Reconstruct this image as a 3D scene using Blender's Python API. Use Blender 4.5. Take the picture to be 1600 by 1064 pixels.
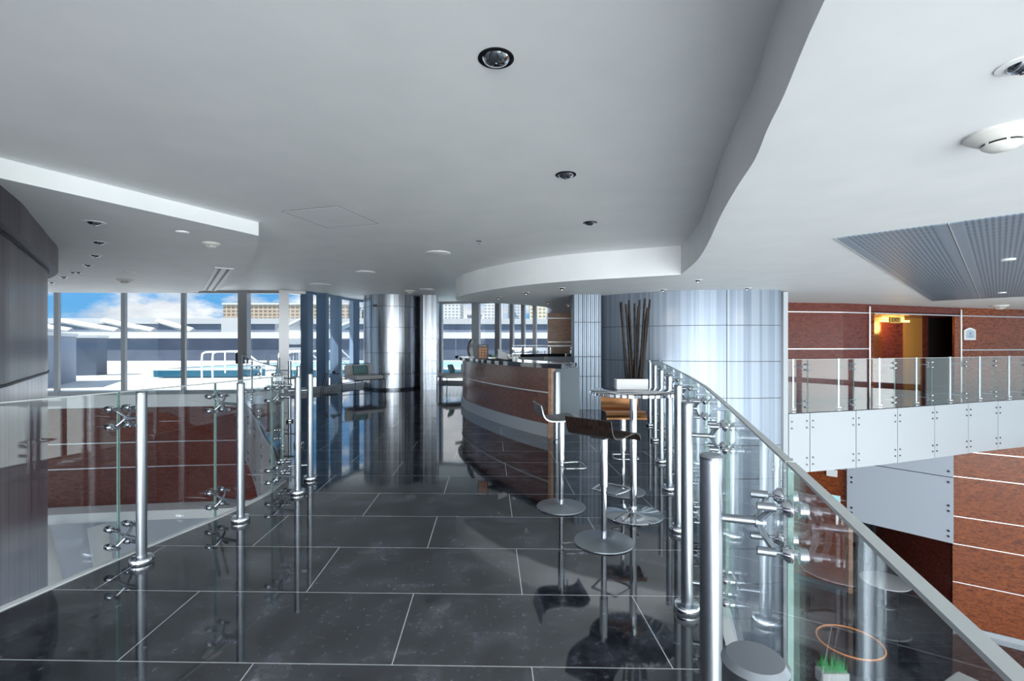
import bpy, bmesh, math, random
from mathutils import Vector, Matrix
for o in list(bpy.data.objects): bpy.data.objects.remove(o, do_unlink=True)
S = bpy.context.scene; COL = S.collection; PI = math.pi
# ------------------------------------------------------------------ camera
cd = bpy.data.cameras.new('camera'); cam = bpy.data.objects.new('camera', cd); COL.objects.link(cam)
cam.location = (0, 0, 1.42); cam.rotation_euler = (PI/2, 0, 0)
cd.sensor_width = 36; cd.lens = 750/1600*36; cd.shift_y = 6/1600; cd.clip_start = .02; cd.clip_end = 2000
S.camera = cam
# ------------------------------------------------------------------ world / light / exposure
S.view_settings.view_transform = 'Standard'; S.view_settings.look = 'None'
S.view_settings.exposure = 1.15; S.view_settings.gamma = 1; S.view_settings.use_curve_mapping = False
def N(nt, t, **kw):
    n = nt.nodes.new(t)
    for k, v in kw.items():
        if k.startswith('i_'):
            n.inputs[k[2:].replace('_', ' ')].default_value = v
        else: setattr(n, k, v)
    return n
def ramp(nt, stops, src, interp='LINEAR'):
    r = N(nt, 'ShaderNodeValToRGB'); r.color_ramp.interpolation = interp
    e = r.color_ramp.elements
    while len(e) < len(stops): e.new(.5)
    for i, (p, c) in enumerate(stops):
        e[i].position = p; e[i].color = c if len(c) == 4 else (*c, 1)
    nt.links.new(src, r.inputs[0]); return r
w = bpy.data.worlds.new('world'); S.world = w; w.use_nodes = True
nt = w.node_tree; nt.nodes.clear(); L = nt.links.new
tc = N(nt, 'ShaderNodeTexCoord'); sp = N(nt, 'ShaderNodeSeparateXYZ'); L(tc.outputs['Generated'], sp.inputs[0])
base = ramp(nt, [(0, (.50, .62, .64)), (.49, (.62, .74, .76)), (.5, (.22, .50, .80)), (.53, (.12, .42, .80)), (.8, (.08, .28, .70))], sp.outputs['Z'])
mz = N(nt, 'ShaderNodeMath', operation='MULTIPLY_ADD'); L(sp.outputs['Z'], mz.inputs[0]); mz.inputs[1].default_value = .5; mz.inputs[2].default_value = .5
L(mz.outputs[0], base.inputs[0])
mp = N(nt, 'ShaderNodeMapping'); mp.inputs['Scale'].default_value = (4.2, 4.2, 9.5); mp.inputs['Location'].default_value = (.9, .35, 0.2); L(tc.outputs['Generated'], mp.inputs[0])
ns = N(nt, 'ShaderNodeTexNoise', i_Scale=1.0, i_Detail=9.0, i_Roughness=.62); L(mp.outputs[0], ns.inputs['Vector'])
cr = ramp(nt, [(.44, (0, 0, 0)), (.54, (1, 1, 1))], ns.outputs['Fac'])
up = ramp(nt, [(.0, (0, 0, 0)), (.01, (1, 1, 1))], sp.outputs['Z'])
mm = N(nt, 'ShaderNodeMath', operation='MULTIPLY'); L(cr.outputs[0], mm.inputs[0]); L(up.outputs[0], mm.inputs[1])
ns2 = N(nt, 'ShaderNodeTexNoise', i_Scale=2.5, i_Detail=6.0); L(mp.outputs[0], ns2.inputs['Vector'])
cc = ramp(nt, [(.35, (.66, .70, .76)), (.55, (1, 1, 1))], ns2.outputs['Fac'])
mx = N(nt, 'ShaderNodeMix', data_type='RGBA'); L(mm.outputs[0], mx.inputs[0]); L(base.outputs[0], mx.inputs[6]); L(cc.outputs[0], mx.inputs[7])
bg = N(nt, 'ShaderNodeBackground', i_Strength=0.5); L(mx.outputs[2], bg.inputs[0])
wo = N(nt, 'ShaderNodeOutputWorld'); L(bg.outputs[0], wo.inputs[0])
sd = bpy.data.lights.new('sun', 'SUN'); sd.energy = 6.5; sd.angle = .01; sd.color = (1, .96, .9)
sun = bpy.data.objects.new('sun', sd); COL.objects.link(sun); sun.rotation_euler = Vector((.60, .22, -.77)).to_track_quat('-Z', 'Y').to_euler()
def area(name, loc, rot, sx, sy, e, c=(1, 1, 1)):
    d = bpy.data.lights.new(name, 'AREA'); d.shape = 'RECTANGLE'; d.size = sx; d.size_y = sy; d.energy = e; d.color = c
    o = bpy.data.objects.new(name, d); COL.objects.link(o); o.location = loc; o.rotation_euler = rot; return o
# daylight arriving through the tall glass fronts behind the photographer and at the atrium's right side, then an added ceiling fill
area('daylight_rear_windows', (3, -8.6, -1.6), (math.radians(96), 0, 0), 20, 9, 2500, (.92, .985, .99))
area('daylight_atrium_windows', (17.8, -1, -1.6), (math.radians(96), 0, math.radians(90)), 20, 9, 760, (.93, 1, .985))
area('rear_left_ceiling_fill', (-1, -8.5, 1.3), (math.radians(100), 0, 0), 5, 2.4, 260, (.93, .98, 1))  # added area light, brightens the left part of the ceiling
# ------------------------------------------------------------------ materials
def mat(name, base=(.8, .8, .8), rough=.5, metal=0, **kw):
    m = bpy.data.materials.new(name); m.use_nodes = True; b = m.node_tree.nodes['Principled BSDF']
    b.inputs['Base Color'].default_value = (*base, 1); b.inputs['Roughness'].default_value = rough; b.inputs['Metallic'].default_value = metal
    for k, v in kw.items(): b.inputs[k.replace('_', ' ')].default_value = v
    return m
def noisy(m, c1, c2, scale=(5, 5, 5), lo=.35, hi=.65, detail=6, bump=0, rough=None, dist=0):
    nt = m.node_tree; b = nt.nodes['Principled BSDF']; t = N(nt, 'ShaderNodeTexCoord'); mp = N(nt, 'ShaderNodeMapping'); mp.inputs['Scale'].default_value = scale
    nt.links.new(t.outputs['Object'], mp.inputs[0]); n = N(nt, 'ShaderNodeTexNoise', i_Scale=1.0, i_Detail=float(detail), i_Distortion=float(dist)); nt.links.new(mp.outputs[0], n.inputs['Vector'])
    r = ramp(nt, [(lo, c1), (hi, c2)], n.outputs['Fac']); nt.links.new(r.outputs[0], b.inputs['Base Color'])
    if bump:
        bp = N(nt, 'ShaderNodeBump', i_Strength=bump, i_Distance=.01); nt.links.new(n.outputs['Fac'], bp.inputs['Height']); nt.links.new(bp.outputs[0], b.inputs['Normal'])
    if rough:
        mr = N(nt, 'ShaderNodeMapRange'); mr.inputs[3].default_value = rough[0]; mr.inputs[4].default_value = rough[1]
        nt.links.new(n.outputs['Fac'], mr.inputs[0]); nt.links.new(mr.outputs[0], b.inputs['Roughness'])
    return m
M = {}
M['paint'] = noisy(mat('ceiling_paint', rough=.55), (.76, .775, .785), (.80, .81, .82), (2, 2, 2))
M['white'] = mat('white_paint', (.80, .81, .82), .45)
M['lacquer'] = mat('white_lacquer', (.40, .425, .46), .35)
M['greypanel'] = mat('grey_back_painted_glass', (.46, .50, .57), .15)
M['steel'] = mat('satin_steel', (.36, .39, .43), .34, 1)
M['chrome'] = mat('polished_chrome', (.58, .61, .65), .08, 1)
M['darksteel'] = mat('dark_steel', (.14, .15, .17), .25, 1)
M['sheet'] = noisy(mat('brushed_steel_sheet', rough=.25, metal=1, Anisotropic=.6), (.38, .41, .46), (.58, .61, .66), (14, 14, .12), detail=3, rough=(.20, .34))
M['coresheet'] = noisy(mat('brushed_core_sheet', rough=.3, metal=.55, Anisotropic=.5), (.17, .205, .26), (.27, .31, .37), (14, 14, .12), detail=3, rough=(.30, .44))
M['black'] = mat('black_gap', (.012, .012, .014), .5)
M['dkglass'] = mat('black_gloss', (.01, .012, .02), .06)
M['mullionreflect'] = mat('blue_reflection_mullion', (.14, .21, .31), .25, .3); M['mullion'] = mat('anodised_mullion', (.33, .33, .34), .32, .6)  # first one: blue of the glass reflection painted into the mullion colour
M['wood'] = noisy(mat('red_burl_veneer', rough=.3, IOR=1.36), (.10, .018, .005), (.30, .075, .018), (7, 7, 26), lo=.36, hi=.64, detail=10, dist=1.5, rough=(.22, .34))
M['wooddark'] = noisy(mat('dark_burl_veneer', rough=.25, IOR=1.36), (.07, .014, .011), (.18, .045, .032), (7, 7, 26), lo=.3, hi=.7, detail=8, dist=1.5)
M['barwood'] = noisy(mat('bar_veneer', rough=.2), (.085, .032, .024), (.20, .075, .05), (12, 12, 30), lo=.3, hi=.7, detail=8, dist=1.2)
M['corewood'] = noisy(mat('stained_core_veneer', rough=.3, IOR=1.3), (.028, .018, .032), (.075, .052, .08), (9, 9, .8), lo=.3, hi=.75, detail=5)
M['coremetal'] = noisy(mat('core_metal_sheet', rough=.3, metal=.7), (.30, .28, .33), (.42, .40, .45), (9, 9, .5))
M['tanwood'] = noisy(mat('pale_tan_veneer', rough=.3), (.42, .24, .15), (.55, .33, .22), (6, 6, 20))
M['stone'] = mat('black_stone_top', (.012, .013, .02), .04, 0, IOR=1.7)
M['copperreflect'] = mat('copper_reflection_seat', (.55, .26, .12), .25, 1)  # reflected coppery tint put into the seat colour
M['shadedseat'] = noisy(mat('dark_shaded_seat', rough=.25), (.012, .008, .007), (.03, .018, .015), (20, 60, 20))  # shade of the seat underside put into the dark colour
M['greyseat'] = mat('grey_metal_seat', (.35, .36, .38), .22, .9)
M['bamboo'] = noisy(mat('dark_bamboo', rough=.5, IOR=1.25), (.004, .003, .003), (.03, .022, .02), (90, 90, 8))
M['cloth'] = noisy(mat('grey_cushion', rough=.9), (.50, .50, .50), (.58, .58, .58), (60, 60, 60), bump=.2)
M['teal'] = None
M['paper'] = mat('paper', (.8, .8, .8), .6)
M['leaf'] = mat('leaf', (.12, .42, .05), .5)
M['deck'] = noisy(mat('white_deck_paving', rough=.6), (.42, .46, .46), (.60, .62, .62), (.9, .9, .9))
M['parapet'] = noisy(mat('blue_grey_render', rough=.8), (.05, .07, .11), (.075, .095, .145), (.5, .5, .5))
M['planter'] = noisy(mat('pale_blue_render', rough=.8), (.16, .20, .27), (.21, .25, .33), (.5, .5, .5))
M['water'] = noisy(mat('pool_water', rough=.45, IOR=1.15), (.14, .27, .34), (.22, .36, .42), (1.5, 1.5, 1.5), bump=.3)
M['tile'] = mat('pool_tile_band', (.03, .18, .28), .2)
M['concrete'] = mat('concrete_coping', (.50, .52, .54), .7)
M['black_ring'] = mat('black_trim_ring', (.015, .015, .02), .15, .4)
M['groove'] = mat('panel_joint', (.05, .055, .06), .5)
M['thinline'] = mat('metal_inlay', (.72, .73, .75), .3, .7)
def emis(name, c, s):
    m = mat(name, c, .5); b = m.node_tree.nodes['Principled BSDF']; b.inputs['Emission Color'].default_value = (*c, 1); b.inputs['Emission Strength'].default_value = s; return m
M['lamp'] = emis('warm_lamp', (1, .72, .35), 3); M['amber'] = emis('amber_cove_light', (1, .55, .12), 2.2)
M['screen'] = emis('teal_screen', (.15, .45, .5), .5)
# striped pillow
m = mat('teal_stripes', (.1, .4, .45), .85); nt = m.node_tree; t = N(nt, 'ShaderNodeTexCoord'); wv = N(nt, 'ShaderNodeTexWave', i_Scale=9.0, bands_direction='X'); nt.links.new(t.outputs['Object'], wv.inputs['Vector'])
r = ramp(nt, [(.3, (.02, .04, .06)), (.5, (.05, .24, .30)), (.8, (.35, .55, .55))], wv.outputs['Fac']); nt.links.new(r.outputs[0], nt.nodes['Principled BSDF'].inputs['Base Color']); M['teal'] = m
# thin architectural glass: mix of transparency and mirror by viewing angle
def glassmat(name, tint, f0, f1, p=3.2):
    m = bpy.data.materials.new(name); m.use_nodes = True; nt = m.node_tree; nt.nodes.clear()
    lw = N(nt, 'ShaderNodeLayerWeight', i_Blend=.5); pw = N(nt, 'ShaderNodeMath', operation='POWER'); pw.inputs[1].default_value = p
    nt.links.new(lw.outputs['Facing'], pw.inputs[0])
    ma = N(nt, 'ShaderNodeMath', operation='MULTIPLY_ADD'); ma.inputs[1].default_value = f1 - f0; ma.inputs[2].default_value = f0; nt.links.new(pw.outputs[0], ma.inputs[0])
    tr = N(nt, 'ShaderNodeBsdfTransparent'); tr.inputs[0].default_value = (*tint, 1); gl = N(nt, 'ShaderNodeBsdfGlossy'); gl.inputs['Roughness'].default_value = .0; gl.inputs[0].default_value = (.95, .97, 1, 1)
    mi = N(nt, 'ShaderNodeMixShader'); nt.links.new(ma.outputs[0], mi.inputs[0]); nt.links.new(tr.outputs[0], mi.inputs[1]); nt.links.new(gl.outputs[0], mi.inputs[2])
    o = N(nt, 'ShaderNodeOutputMaterial'); nt.links.new(mi.outputs[0], o.inputs[0]); return m
M['glass'] = glassmat('balustrade_glass', (.975, .99, .985), (.035), .75)
M['pane'] = glassmat('window_glass', (.96, .98, .99), .03, .7)
M['edge'] = mat('green_glass_edge', (.20, .32, .29), .2); M['edgetop'] = mat('ground_glass_edge', (.50, .53, .53), .4)
# polished granite with inlaid joints
def granite(name, ox, oy, joint):
    m = mat(name, rough=.035, IOR=2.25); nt = m.node_tree; b = nt.nodes['Principled BSDF']; L = nt.links.new
    t = N(nt, 'ShaderNodeTexCoord')
    def dot(v):
        d = N(nt, 'ShaderNodeVectorMath', operation='DOT_PRODUCT'); L(t.outputs['Object'], d.inputs[0]); d.inputs[1].default_value = v; return d.outputs['Value']
    du, dv = dot((1, .0466, 0)), dot((.0206, 1, 0))
    au = N(nt, 'ShaderNodeMath', operation='ADD'); L(du, au.inputs[0]); au.inputs[1].default_value = ox
    av = N(nt, 'ShaderNodeMath', operation='ADD'); L(dv, av.inputs[0]); av.inputs[1].default_value = oy
    cb = N(nt, 'ShaderNodeCombineXYZ'); L(au.outputs[0], cb.inputs[0]); L(av.outputs[0], cb.inputs[1])
    br = N(nt, 'ShaderNodeTexBrick', offset=.5, offset_frequency=2); L(cb.outputs[0], br.inputs['Vector'])
    for k, v in (('Scale', 1), ('Mortar Size', .0028), ('Mortar Smooth', 0), ('Bias', 0), ('Brick Width', 1.236), ('Row Height', .61)): br.inputs[k].default_value = v
    n1 = N(nt, 'ShaderNodeTexNoise', i_Scale=4.0, i_Detail=9.0, i_Roughness=.65); L(t.outputs['Object'], n1.inputs['Vector'])
    n2 = N(nt, 'ShaderNodeTexNoise', i_Scale=26.0, i_Detail=8.0, i_Roughness=.7); L(t.outputs['Object'], n2.inputs['Vector'])
    r1 = ramp(nt, [(.36, (.006, .008, .013)), (.5, (.022, .026, .036)), (.66, (.075, .085, .11))], n1.outputs['Fac'])
    r2 = ramp(nt, [(.50, (0, 0, 0)), (.60, (.02, .022, .026)), (.74, (.12, .13, .15))], n2.outputs['Fac'])
    ad = N(nt, 'ShaderNodeMix', data_type='RGBA', blend_type='ADD'); ad.inputs[0].default_value = 1; L(r1.outputs[0], ad.inputs[6]); L(r2.outputs[0], ad.inputs[7])
    mx = N(nt, 'ShaderNodeMix', data_type='RGBA'); L(br.outputs['Fac'], mx.inputs[0]); L(ad.outputs[2], mx.inputs[6]); mx.inputs[7].default_value = (*joint, 1); L(mx.outputs[2], b.inputs['Base Color'])
    mr = N(nt, 'ShaderNodeMapRange'); L(n1.outputs['Fac'], mr.inputs[0]); mr.inputs[3].default_value = .02; mr.inputs[4].default_value = .07; L(mr.outputs[0], b.inputs['Roughness'])
    return m
M['granite'] = granite('polished_dark_granite', .433+.618, -2.115+1.22, (.62, .64, .66))
M['granite2'] = granite('lower_dark_granite', 0, 0, (.16, .17, .18))
# perforated ceiling panel
m = mat('perforated_metal', (.3, .36, .42), .4, .3); nt = m.node_tree; t = N(nt, 'ShaderNodeTexCoord'); br = N(nt, 'ShaderNodeTexBrick', offset=0, offset_frequency=1)
mpn = N(nt, 'ShaderNodeMapping'); mpn.inputs['Rotation'].default_value = (0, 0, 0); nt.links.new(t.outputs['Object'], mpn.inputs[0]); nt.links.new(mpn.outputs[0], br.inputs['Vector'])
for k, v in (('Scale', 1), ('Mortar Size', .011), ('Mortar Smooth', 0), ('Brick Width', .20), ('Row Height', .042)): br.inputs[k].default_value = v
br.inputs['Color1'].default_value = br.inputs['Color2'].default_value = (.15, .19, .25, 1); br.inputs['Mortar'].default_value = (.26, .33, .41, 1)
nt.links.new(br.outputs['Color'], nt.nodes['Principled BSDF'].inputs['Base Color']); M['perf'] = m
# far towers: windows as facade pattern
def tower(name, wall, win, bw, rh):
    m = mat(name, wall, .7); nt = m.node_tree; t = N(nt, 'ShaderNodeTexCoord'); s = N(nt, 'ShaderNodeSeparateXYZ'); nt.links.new(t.outputs['Object'], s.inputs[0])
    ad = N(nt, 'ShaderNodeMath', operation='ADD'); nt.links.new(s.outputs[0], ad.inputs[0]); nt.links.new(s.outputs[1], ad.inputs[1])
    c = N(nt, 'ShaderNodeCombineXYZ'); nt.links.new(ad.outputs[0], c.inputs[0]); nt.links.new(s.outputs[2], c.inputs[1])
    br = N(nt, 'ShaderNodeTexBrick', offset=0, offset_frequency=1); nt.links.new(c.outputs[0], br.inputs['Vector'])
    for k, v in (('Scale', 1), ('Mortar Size', rh*.2), ('Mortar Smooth', 0), ('Brick Width', bw), ('Row Height', rh)): br.inputs[k].default_value = v
    br.inputs['Color1'].default_value = (*win, 1); br.inputs['Color2'].default_value = (*[x*.6+.2*y for x, y in zip(win, wall)], 1); br.inputs['Mortar'].default_value = (*wall, 1)
    nt.links.new(br.outputs['Color'], nt.nodes['Principled BSDF'].inputs['Base Color']); return m
# ------------------------------------------------------------------ mesh helpers
def link(name, me, parent=None, mats=None):
    o = bpy.data.objects.new(name, me); COL.objects.link(o)
    if parent: o.parent = parent
    return o
def V(*a): return Vector(a)
class MB:
    def __init__(s): s.bm = bmesh.new(); s.mi = 0
    def _f(s, vs, mi=None):
        try: f = s.bm.faces.new(vs); f.material_index = s.mi if mi is None else mi; return f
        except ValueError: return None
    def box(s, c, d, rot=0, mi=None):
        R = Matrix.Rotation(rot, 3, 'Z'); c = Vector(c); h = Vector(d)/2; vs = []
        for z in (-1, 1):
            for x, y in ((-1, -1), (1, -1), (1, 1), (-1, 1)): vs.append(s.bm.verts.new(c + R @ Vector((x*h.x, y*h.y, z*h.z))))
        for q in ((3, 2, 1, 0), (4, 5, 6, 7), (0, 1, 5, 4), (1, 2, 6, 5), (2, 3, 7, 6), (3, 0, 4, 7)): s._f([vs[i] for i in q], mi)
        return s
    def prism(s, poly, z0, z1, mi=None, side=None, bot=None):
        n = len(poly); area = sum(poly[i][0]*poly[(i+1) % n][1]-poly[(i+1) % n][0]*poly[i][1] for i in range(n))
        if area < 0: poly = poly[::-1]
        lo = [s.bm.verts.new((p[0], p[1], z0)) for p in poly]; hi = [s.bm.verts.new((p[0], p[1], z1)) for p in poly]
        s._f(lo[::-1], bot if bot is not None else mi); s._f(hi, mi)
        for i in range(n): s._f([lo[i], lo[(i+1) % n], hi[(i+1) % n], hi[i]], side if side is not None else mi)
        return s
    def strip(s, pts, t, z0, z1, mi=None, off=0, closed=False):          # wall of thickness t centred off to the left of a polyline
        a = offset(pts, off - t/2, closed); b = offset(pts, off + t/2, closed); n = len(pts)
        A = [[s.bm.verts.new((p[0], p[1], z)) for p in a] for z in (z0, z1)]; B = [[s.bm.verts.new((p[0], p[1], z)) for p in b] for z in (z0, z1)]
        rng = range(n if closed else n-1)
        for i in rng:
            j = (i+1) % n
            s._f([A[0][i], A[0][j], A[1][j], A[1][i]], mi); s._f([B[0][j], B[0][i], B[1][i], B[1][j]], mi)
            s._f([A[1][i], A[1][j], B[1][j], B[1][i]], mi); s._f([B[0][i], B[0][j], A[0][j], A[0][i]], mi)
        if not closed:
            for i in (0, n-1): s._f([A[0][i], A[1][i], B[1][i], B[0][i]] if i == 0 else [B[0][i], B[1][i], A[1][i], A[0][i]], mi)
        return s
    def tube(s, pts, r, seg=12, mi=None, closed=False, cap=True):
        pts = [Vector(p) for p in pts]; n = len(pts); rings = []; up = None
        for i, p in enumerate(pts):
            if closed: d = (pts[(i+1) % n]-pts[i-1])
            else: d = (pts[min(i+1, n-1)]-pts[max(i-1, 0)])
            d.normalize()
            if up is None: up = V(0, 0, 1) if abs(d.z) < .9 else V(1, 0, 0)
            u = (up - d*up.dot(d)).normalized(); v = d.cross(u); up = u; rr = r[i] if isinstance(r, (list, tuple)) else r
            rings.append([s.bm.verts.new(p + (u*math.cos(a)+v*math.sin(a))*rr) for a in [2*PI*k/seg for k in range(seg)]])
        for i in range(n if closed else n-1):
            A, B = rings[i], rings[(i+1) % n]
            for k in range(seg):
                f = s._f([A[k], A[(k+1) % seg], B[(k+1) % seg], B[k]], mi)
                if f: f.smooth = True
        if cap and not closed: s._f(rings[0][::-1], mi); s._f(rings[-1], mi)
        return s
    def lathe(s, prof, c=(0, 0, 0), seg=40, mi=None, smooth=True):
        c = Vector(c); rings = []
        for (r, z) in prof:
            rings.append([s.bm.verts.new(c + V(max(r, 1e-4)*math.cos(2*PI*k/seg), max(r, 1e-4)*math.sin(2*PI*k/seg), z)) for k in range(seg)])
        for A, B in zip(rings[:-1], rings[1:]):
            for k in range(seg):
                f = s._f([A[k], A[(k+1) % seg], B[(k+1) % seg], B[k]], mi)
                if f: f.smooth = smooth
        s._f(rings[0][::-1], mi); s._f(rings[-1], mi)
        return s
    def build(s, name, mats, parent=None, bevel=0, auto=True):
        bmesh.ops.recalc_face_normals(s.bm, faces=s.bm.faces[:])
        me = bpy.data.meshes.new(name)
        if bevel: bmesh.ops.bevel(s.bm, geom=[e for e in s.bm.edges if e.is_manifold and e.calc_face_angle(0) > .6], offset=bevel, segments=2, affect='EDGES', clamp_overlap=True)
        if auto:
            for e in s.bm.edges:
                if e.is_manifold and e.calc_face_angle(0) > .7: e.smooth = False
        s.bm.to_mesh(me); s.bm.free()
        for m in (mats if isinstance(mats, (list, tuple)) else [mats]): me.materials.append(m)
        return link(name, me, parent)
def offset(pts, d, closed=False):
    out = []; n = len(pts)
    for i in range(n):
        p = Vector(pts[i][:2])
        a = Vector(pts[(i-1) % n][:2]) if (closed or i > 0) else None; b = Vector(pts[(i+1) % n][:2]) if (closed or i < n-1) else None
        ns_ = []
        for q0, q1 in ((a, p), (p, b)):
            if q0 is not None and q1 is not None:
                t = (q1-q0).normalized(); ns_.append(V(-t.y, t.x))
        nn = sum(ns_, Vector((0, 0))).normalized() if len(ns_) > 1 else ns_[0]
        k = 1/max(.4, nn.dot(ns_[0])); out.append((p.x+nn.x*d*k, p.y+nn.y*d*k))
    return out
def spline(pts, sub=6):
    P = [Vector(p) for p in pts]; out = []
    for i in range(len(P)-1):
        p0, p1, p2, p3 = P[max(i-1, 0)], P[i], P[i+1], P[min(i+2, len(P)-1)]
        for k in range(sub):
            t = k/sub; out.append(tuple(.5*((2*p1)+(-p0+p2)*t+(2*p0-5*p1+4*p2-p3)*t*t+(-p0+3*p1-3*p2+p3)*t**3)))
    out.append(tuple(P[-1])); return out
def tag(o, label=None, cat=None, group=None, kind=None):
    if label: o['label'] = label
    if cat: o['category'] = cat
    if group: o['group'] = group
    if kind: o['kind'] = kind
    return o
def thing(name, label, cat, loc=(0, 0, 0), rz=0, group=None):
    o = bpy.data.objects.new(name, None); COL.objects.link(o); o.location = loc; o.rotation_euler = (0, 0, rz); o.empty_display_size = .1
    return tag(o, label, cat, group)
def struct(o, label=None): return tag(o, label, None, None, 'structure')
def sroot(name, label=None):
    o = bpy.data.objects.new(name, None); COL.objects.link(o); return struct(o, label)
def copytree(o, parent=None):
    c = o.copy(); COL.objects.link(c)
    if parent: c.parent = parent
    for ch in list(o.children): copytree(ch, c)
    return c
def at(u, v, z):                                                        # pixel of a point at height z -> world x, y
    Y = 750*(1.42-z)/(v-538); return ((u-800)/750*Y, Y)
CZ, RZ, LZ, LOW = 2.97, 2.51, 2.80, -6.5
# ------------------------------------------------------------------ plan curves
FAC = [(-16.5, 12.7), (-14.4, 13.0), (-12.6, 13.3), (-10.95, 13.55), (-9.4, 13.75), (-7.75, 13.9), (-6.6, 13.9), (-6.05, 14.15), (-5.8, 14.7), (-5.7, 15.55), (-5.45, 16.6), (-4.6, 17.4), (-2.6, 17.6), (-1.3, 17.4), (-.5, 17.2), (0, 17.05), (.4, 16.95), (.8, 16.85), (1.25, 16.75)]
LRAIL = [(-3.15, -9), (-3.1, -2), (-3.0, .8), (-2.86, 1.9), (-2.62, 3.15), (-2.4, 4.0), (-2.33, 4.55), (-2.38, 5.0)]
LFAR = [(-2.38, 5.0), (-2.67, 5.55), (-3.2, 6.5), (-3.85, 7.5), (-4.75, 9.0), (-5.7, 10.5), (-6.55, 11.75), (-7.75, 13.75)]
RRAIL = [(.15, -9), (.2, -1.5), (.32, -.6), (.45, .40), (.745, 1.24), (1.09, 2.46), (1.44, 3.56), (1.72, 4.60), (1.98, 5.70), (2.28, 7.0), (2.6, 8.3), (2.88, 9.25), (3.03, 9.85)]
lr = spline(LRAIL, 4); lf = spline(LFAR, 4); rr = spline(RRAIL, 4)
# ------------------------------------------------------------------ floors
slab = lr[:-1] + lf + [(-7.75, 13.9)] + FAC[6:] + [(1.25, 18), (3.9, 18), (3.9, 11)] + [(3.4, 10.3), (3.03, 9.85)] + rr[::-1][1:]
struct(MB().prism(slab, -.35, 0, mi=0, side=1, bot=1).build('floor', [M['granite'], M['white']]), 'dark polished granite floor with pale inlaid joints')
struct(MB().box((1, 6, LOW-.1), (40, 44, .2)).build('lower_floor', M['granite2']), 'dark polished granite floor of the lower lobby')
struct(MB().strip(lr, .05, -.10, .006, off=.0).build('trim_1', M['white']), 'white slab edge trim under the left balustrade')
struct(MB().strip(rr[:-1], .05, -.10, .006).build('trim_2', M['white']), 'white slab edge trim under the right balustrade')
# ------------------------------------------------------------------ ceilings
struct(MB().prism([(-18, -9), (18, -9), (18, 18.5), (3, 18.5), (1.4, 17.6), (-4.5, 18.3), (-6.4, 16.9), (-6.9, 14.7), (-18, 14.1)], CZ, CZ+.5).build('ceiling', M['paint']), 'grey white plaster ceiling')
re = [(.55, -9), (.6, -2), (.66, 0), (.8, .8), (.99, 1.52), (1.19, 2.1), (1.29, 2.42), (1.435, 2.84), (1.555, 3.31), (1.76, 4.04), (2.12, 5.2), (2.41, 6.26), (2.64, 7.5)]
re2 = [(2.64, 7.5), (1.96, 7.82), (1.21, 8.15), (.43, 8.67), (-.24, 9.35), (-.87, 10.25), (-1.25, 11.1), (-1.36, 11.7), (-1.22, 12.2), (0, 13), (.83, 13.8), (1.25, 15), (1.3, 16.6)]
rs = spline(re, 4)[:-1] + spline(re2, 4)
struct(MB().prism(rs + [(1.3, 18), (18, 18), (18, -9)], RZ, CZ).build('ceiling_soffit', M['paint']), 'lower white soffit curving along the right side of the ceiling')
ls = spline([(-3.22, 6.1), (-3.6, 6.78), (-4.05, 7.5), (-4.85, 8.8), (-5.75, 10.2), (-6.75, 11.4), (-8.1, 12.45), (-9.5, 12.9), (-18, 12.4)], 4)
struct(MB().prism(ls + [(-18, -8), (-9.5, -8), (-4.25, 3.98)], LZ, CZ).build('ceiling_soffit', M['paint']), 'shallow white soffit over the left void')
# ------------------------------------------------------------------ left core wall
core = spline([(-3.75, -9), (-3.72, 0), (-3.85, 2.2), (-4.2, 3.5), (-4.78, 4.48), (-5.26, 5.11), (-5.97, 6.02), (-6.86, 7.09), (-8.1, 8.0), (-9.8, 8.6), (-12, 8.9)], 5)
wl = sroot('wall_left', 'curved core wall clad in dark stained veneer')
MB().prism(core + [(-12, -9)], 1.03, LZ).build('veneer_cladding', M['corewood'], wl)
MB().prism(core + [(-12, -9)], LOW, 1.02).build('metal_cladding', M['coremetal'], wl)
MB().strip(core, .10, 2.48, LZ, off=-.06).build('cornice', M['corewood'], wl)
MB().strip(core, .012, 1.012, 1.038, off=-.008).build('horizontal_joint', M['black'], wl)
MB().strip(core, .012, 2.462, 2.482, off=-.008).build('cornice_joint', M['black'], wl)
b = MB()
for (x, y) in (at(30, 345, LZ), (-4.02, 3.1), (-7.3, 7.5)): b.box((x+.012, y-.012, -1.5), (.018, .018, 8.2))
b.build('vertical_joint', M['black'], wl)
# ------------------------------------------------------------------ window facade
nwin = 0
def bay(a, b, z0, z1, wl_, parent_lab, mw=.09, md=.22):
    global nwin; nwin += 1
    a = V(*a); b = V(*b); d = (b-a); ln = d.length; rz = math.atan2(d.y, d.x); t = d.normalized(); n = V(-t.y, t.x)
    r = sroot(f'window_{nwin}', parent_lab)
    c = (a+b)/2; f = MB()
    f.box((a.x, a.y, (z0+z1)/2), (mw, md, z1-z0), rz); f.box((c.x, c.y, z0+.05), (ln, md*.8, .10), rz); f.box((c.x, c.y, z1-.04), (ln, md*.8, .08), rz)
    f.build('window_frame', M['mullionreflect'] if mw == .2 or mw == .22 else M['mullion'], r)
    MB().box((c.x+n.x*.03, c.y+n.y*.03, (z0+z1)/2), (ln-.02, .012, z1-z0-.1), rz).build('pane', M['pane'], r)
wide = {5: .26, 6: .26, 7: .2, 8: .2, 9: .2, 10: .22, 12: .1, 13: .27, 14: .18, 15: .12, 16: .12, 17: .12}
for i in range(len(FAC)-1):
    bay(FAC[i], FAC[i+1], 0.0, CZ, 0, 'full height pane of the pool side glass front', wide.get(i, .11), .30 if 6 <= i <= 10 else (.22 if i > 4 else .10))
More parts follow.
